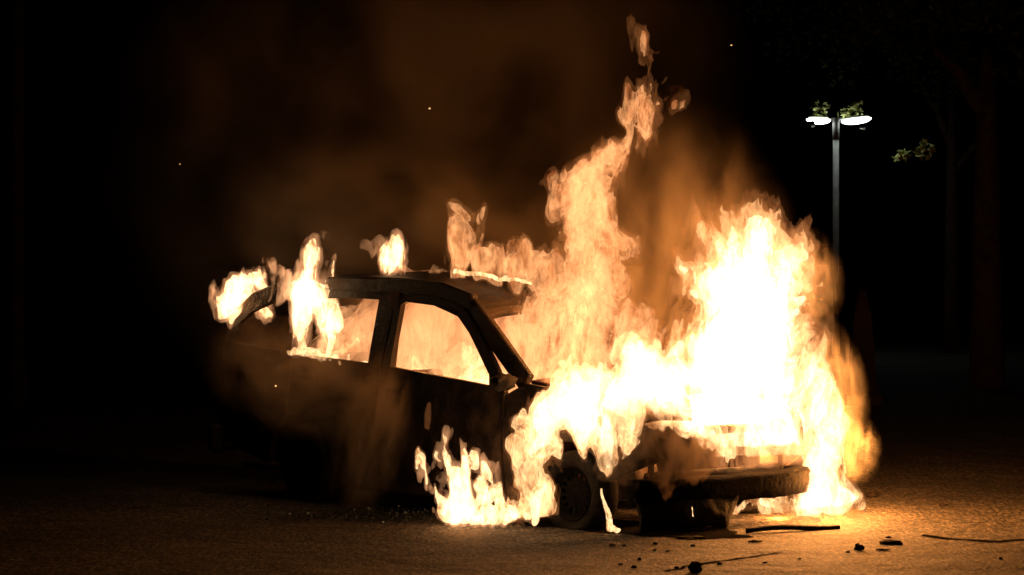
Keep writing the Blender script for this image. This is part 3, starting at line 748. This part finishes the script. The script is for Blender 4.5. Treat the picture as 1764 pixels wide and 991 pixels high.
smoke_blob('broad brown smoke plume drifting up behind the car', at(720, 240, 19.2), (2.7, 1.3, 2.3), SM1, R(-20))
smoke_blob('brown smoke hanging over the car roof', at(720, 410, 18.4), (1.6, 0.7, 0.8), SM2, R(10))
smoke_blob('brown smoke behind the engine fire', at(1140, 430, 17.7), (0.95, 0.7, 1.1), SM2)
smoke_blob('brown smoke drifting past the rear door', at(530, 665, 17.2), (0.80, 0.35, 0.42), SM3, R(20))
smoke_blob('brown smoke sinking along the front door', at(640, 750, 16.7), (0.28, 0.3, 0.62), SM3, R(12))
SM6 = smoke_material('smoke_fringe', (0.40, 0.36, 0.31), 3.6, 3.6, lo=0.42, hi=0.68, detail=5, aniso=0.0)
smoke_blob('tan smoke fringe beside the upper engine fire', at(1400, 480, 16.95), (0.22, 0.22, 0.36), SM6, R(-8))
smoke_blob('tan smoke fringe low on the right side of the engine fire', at(1445, 660, 16.95), (0.20, 0.22, 0.45), SM6, R(-12))
smoke_blob('tan smoke puff at the foot of the engine fire', at(1472, 775, 16.95), (0.19, 0.2, 0.26), SM6)
smoke_puff('dark brown smoke rolling out of the front of the engine bay', [
    [(1085, 790, 15.7, 50), (1160, 775, 15.75, 58), (1215, 785, 15.85, 40), (1105, 735, 15.8, 46)]], SM5, 0.012, 103, at(1150, 800, 15.75), ((2.2, 0.08), (5, 0.08), (11, 0.05), (24, 0.025)))

# ------------------------------------------------------------------ debris
def debris(label, px, py, size, seed, cat='debris', name='charred_debris', flat=0.35, rz=0.0):
    bm = bmesh.new(); bmesh.ops.create_icosphere(bm, subdivisions=3, radius=1)
    rs = Vector((seed * 3.7, seed * 1.3, 0))
    for v in bm.verts:
        k = 1 + 0.45 * mnoise.noise(v.co * 1.6 + rs) + 0.25 * mnoise.noise(v.co * 4 + rs)
        v.co = Vector((v.co.x * size[0] * k, v.co.y * size[1] * k, max(v.co.z * k, -0.3) * size[2]))
    zb = min(v.co.z for v in bm.verts)
    for v in bm.verts: v.co.z -= zb
    o = mesh_obj(name, bm, M['ash'], smooth=False); o.location = ground_at(px, py) + Vector((0, 0, 0.003)); o.rotation_euler = (0, 0, rz)
    tag(o, label, cat, 'charred debris scattered on the asphalt'); return o
debris('round black lump of debris at the bottom edge of the picture', 1198, 986, (0.035, 0.035, 0.04), 1)
debris('long flat shard of debris below the tar crack at right', 1535, 938, (0.07, 0.03, 0.018), 2, rz=0.1)
debris('small curled scrap left of the long flat shard', 1480, 948, (0.03, 0.025, 0.025), 3)
debris('small dark fragment right of the fire at the bumper corner', 1502, 857, (0.04, 0.03, 0.025), 4)
debris('flat dark flake in front of the hanging bumper skin', 1190, 929, (0.09, 0.04, 0.012), 5)
debris('little chip of debris left of the scattered shards', 1300, 935, (0.04, 0.02, 0.01), 6)
debris('thin flake just below the long flat shard', 1520, 949, (0.04, 0.02, 0.008), 7)
debris('tiny dark crumb beyond the fire on the right asphalt', 1625, 872, (0.03, 0.02, 0.015), 8)
rg = random.Random(12)
for k in range(16):
    debris('tiny dark crumb of debris scattered on the foreground asphalt', rg.uniform(1050, 1740), rg.uniform(925, 985), (rg.uniform(.008, .02), rg.uniform(.008, .018), rg.uniform(.006, .012)), 30 + k, rz=rg.uniform(0, 3))
# fallen trim strip
bm = bmesh.new(); a = ground_at(1285, 920); b = ground_at(1447, 911)
P = [a.lerp(b, t) + Vector((0, 0, 0.022 + 0.012 * math.sin(t * 5))) for t in np.linspace(0, 1, 14)]
rings = []
for i, p in enumerate(P):
    wv = 0.03 * (0.5 + math.sin(math.pi * min(1, max(0.06, i / 13))) * 0.5)
    rings.append([bm.verts.new(p + Vector((0, dy, dz))) for dy, dz in ((-wv, -0.018), (-wv, 0.004), (0, 0.014), (wv, 0.006), (wv, -0.018))])
for q, r_ in zip(rings, rings[1:]):
    for k in range(5): bm.faces.new((q[k], r_[k], r_[(k + 1) % 5], q[(k + 1) % 5]))
bm.faces.new(rings[0]); bm.faces.new(rings[-1][::-1]); bmesh.ops.recalc_face_normals(bm, faces=bm.faces[:])
tag(mesh_obj('trim_strip', bm, M['char']), 'long black trim strip fallen on the ground below the bumper', 'car trim')
# broken glass
bm = bmesh.new(); rg = random.Random(5)
for _ in range(800):
    px = rg.gauss(690, 75); py = rg.gauss(888, 6.5)
    p = ground_at(px, max(872, min(905, py))); s = 0.003 + 0.010 * rg.random() ** 2
    box(bm, p + Vector((0, 0, s * 0.5 + 0.005)), (s * 1.6, s * 1.4, s * 0.8), Euler((rg.uniform(-.5, .5), rg.uniform(-.5, .5), rg.uniform(0, 3))))
gl, nt, out = mat('broken_glass'); pb = N(nt, 'ShaderNodeBsdfPrincipled'); pb.inputs['Base Color'].default_value = (0.03, 0.034, 0.028, 1); pb.inputs['Roughness'].default_value = 0.08
nt.links.new(pb.outputs[0], out.inputs[0])
tag(mesh_obj('broken_glass', bm, gl, smooth=False), 'crumbs of broken window glass beside the car', 'glass', kind='stuff')
# sparks
for k, (px, py, d, s) in enumerate([(740, 187, 17.0, 0.005), (1260, 78, 16.8, 0.004), (310, 283, 18.0, 0.0035), (475, 665, 16.6, 0.005)]):
    bm = bmesh.new(); bmesh.ops.create_icosphere(bm, subdivisions=1, radius=s)
    for v in bm.verts: v.co.x *= 1.6; v.co += mnoise.noise_vector(v.co * 200) * s * 0.3
    o = mesh_obj('spark', bm, M['ember']); o.location = at(px, py, d)
    tag(o, ['spark high above the car roof left of the tall flame', 'spark near the top of the picture left of the street lamp', 'spark in the dark smoke at far left', 'spark in front of the rear door'][k], 'spark', 'sparks drifting in the air')

# ------------------------------------------------------------------ street lamp
LD = 45.0
lp = empty('street_lamp', (at(1440, 300, LD).x, LD, 0))
tag(lp, 'lit twin headed white street lamp on a slim pole in the dark background', 'street lamp')
ztop = at(0, 205, LD).z
bm = bmesh.new(); tube(bm, [(0, 0, 0), (0, 0, 0.9), (0, 0, ztop - 0.33)], [0.075, 0.055, 0.052], 14); mesh_obj('pole', bm, M['pole'], lp)
bm = bmesh.new(); tube(bm, [(0, 0, ztop - 0.36), (0, 0, ztop + 0.02)], 0.06, 14)
tube(bm, [(-0.12, 0, ztop - 0.02), (0.12, 0, ztop)], 0.03, 10); mesh_obj('pole_head', bm, M['pole'], lp)
for sx, ln, tilt in ((-1, 0.42, -2), (1, 0.52, 7)):
    bm = bmesh.new(); bmesh.ops.create_uvsphere(bm, u_segments=24, v_segments=12, radius=1)
    for v in bm.verts:
        v.co = Vector((v.co.x * ln * 0.42, v.co.y * 0.085, v.co.z * (0.045 if v.co.z > 0 else 0.012)))
    bmesh.ops.rotate(bm, verts=bm.verts, cent=(0, 0, 0), matrix=Matrix.Rotation(R(-tilt * sx * sx), 3, 'Y'))
    for v in bm.verts: v.co += Vector((sx * (ln / 2 + 0.09), 0, ztop + 0.02))
    hd_ = mesh_obj('lamp_head', bm, M['lamp_shell'], lp)
    bm = bmesh.new(); bmesh.ops.create_uvsphere(bm, u_segments=24, v_segments=12, radius=1)
    for v in bm.verts: v.co = Vector((v.co.x * ln / 2 * 1.0, v.co.y * 0.12, v.co.z * (0.03 if v.co.z > 0 else 0.075)))
    bmesh.ops.rotate(bm, verts=bm.verts, cent=(0, 0, 0), matrix=Matrix.Rotation(R(-tilt), 3, 'Y'))
    for v in bm.verts: v.co += Vector((sx * (ln / 2 + 0.09), 0, ztop - 0.015))
    mesh_obj('lamp_glass', bm, M['lamp_glass'], hd_)

# ------------------------------------------------------------------ trees
def tree(label, base, h, r0, limbs, clumps, nleaf, ls, seed, lean=0.0, lm=None, name='tree'):
    rg = random.Random(seed); root = empty(name, base); tag(root, label, 'tree', 'dark trees beyond the car park')
    bm = bmesh.new()
    tube(bm, [(0, 0, 0), (lean * .3, 0, h * .3), (lean * .7, 0, h * .65), (lean, 0, h)], [r0, r0 * .85, r0 * .7, r0 * .35], 12)
    for (z0, dx, dz, dy) in limbs:
        p = Vector((lean * z0, 0, h * z0)); q = p + Vector((dx * .5, dy * .5, dz * .6)); e = p + Vector((dx, dy, dz))
        tube(bm, [p, q, e], [r0 * .5, r0 * .35, r0 * .12], 8)
    mesh_obj('trunk', bm, M['bark'], root)
    bm = bmesh.new()
    for (cx, cz, cy_, rx, rz_, wgt, *kk) in clumps:
        for _ in range(int(nleaf * wgt)):
            d = Vector((rg.gauss(0, 1), rg.gauss(0, 1), rg.gauss(0, 1))).normalized() * rg.random() ** 0.45
            c = Vector((cx + d.x * rx, cy_ + d.y * rx, cz + d.z * rz_))
            if mnoise.noise(c * 1.7 + Vector((seed, 0, 0))) < -0.12: continue
            a = Vector((rg.uniform(-1, 1), rg.uniform(-1, 1), rg.uniform(-.8, .3))).normalized(); b = a.cross(Vector((rg.uniform(-1, 1), rg.uniform(-1, 1), 1))).normalized()
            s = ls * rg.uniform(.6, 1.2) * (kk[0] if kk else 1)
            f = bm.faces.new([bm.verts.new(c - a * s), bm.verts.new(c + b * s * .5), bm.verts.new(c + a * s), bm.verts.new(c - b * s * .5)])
            f.material_index = 1 if kk else 0  # clumps by the lamp get the colour with light painted in
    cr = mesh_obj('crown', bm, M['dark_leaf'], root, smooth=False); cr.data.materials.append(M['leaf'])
    return root
def px2x(px, d): return (px - 882) / FPX * d
# the tree over the lamp, its leaves touching the lamp heads
bx = px2x(1640, 47)
def cl(px, py, r, wgt, dy=0.0, d=46, k=None):
    p = at(px, py, d); return (p.x - bx, p.z, dy, r, r * .8, wgt) + ((k,) if k else ())
tree('broad dark tree over the street lamp with a few lit leaves', (bx, 47.0, 0), 4.6, 0.16, [(.7, 1.0, 1.0, .2), (.8, -.5, 1.2, .5)],
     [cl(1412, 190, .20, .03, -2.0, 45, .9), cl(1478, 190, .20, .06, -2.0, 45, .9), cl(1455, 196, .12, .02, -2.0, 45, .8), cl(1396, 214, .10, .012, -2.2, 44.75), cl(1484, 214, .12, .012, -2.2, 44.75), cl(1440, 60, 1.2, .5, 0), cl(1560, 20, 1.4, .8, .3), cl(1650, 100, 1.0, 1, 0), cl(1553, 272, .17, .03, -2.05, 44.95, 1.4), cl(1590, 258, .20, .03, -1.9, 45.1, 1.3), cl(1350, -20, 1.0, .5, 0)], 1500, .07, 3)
bx = px2x(1700, 34)
tree('thick forked dark trunk of the tree at far right', (bx, 34.0, 0), 4.4, 0.24, [(.55, .8, 1.6, 0), (.8, -.7, 1.0, .3)],
     [(0, 4.9, 0, 1.6, .9, 1.2), (1.2, 4.6, 0, 1.3, .9, 1), (-1.2, 5.2, .4, 1.2, .8, .8)], 1500, .08, 5, lm=M['dark_leaf'])
# slim dark pole at the left edge, tapered concrete bollard, post at right
bm = bmesh.new(); tube(bm, [(0, 0, 0), (0, 0, 3.0), (0, 0, 7.0)], [.09, .075, .06], 12); tube(bm, [(0, 0, 0), (0, 0, .5)], .11, 12)
o = mesh_obj('lamp_pole', bm, M['concrete']); o.location = (px2x(31, 30), 30, 0); tag(o, 'tall slim grey pole in the dark at the left edge', 'pole')
bm = bmesh.new(); box(bm, (0, 0, .06), (.42, .42, .12), bev=.02); rr_ = [(.32, .10), (.20, 1.0), (.07, 1.32)]
pv = []
for wd, z in rr_: pv.append([bm.verts.new((sx * wd / 2, sy * wd / 2, z)) for sx, sy in ((-1, -1), (1, -1), (1, 1), (-1, 1))])
for a, b in zip(pv, pv[1:]):
    for k in range(4): bm.faces.new((a[k], a[(k + 1) % 4], b[(k + 1) % 4], b[k]))
bm.faces.new(pv[-1])
o = mesh_obj('marker_post', bm, M['concrete'], smooth=False); o.location = (px2x(1485, 30), 30, 0); tag(o, 'tapered dark marker post standing in the dark right of the fire', 'post')
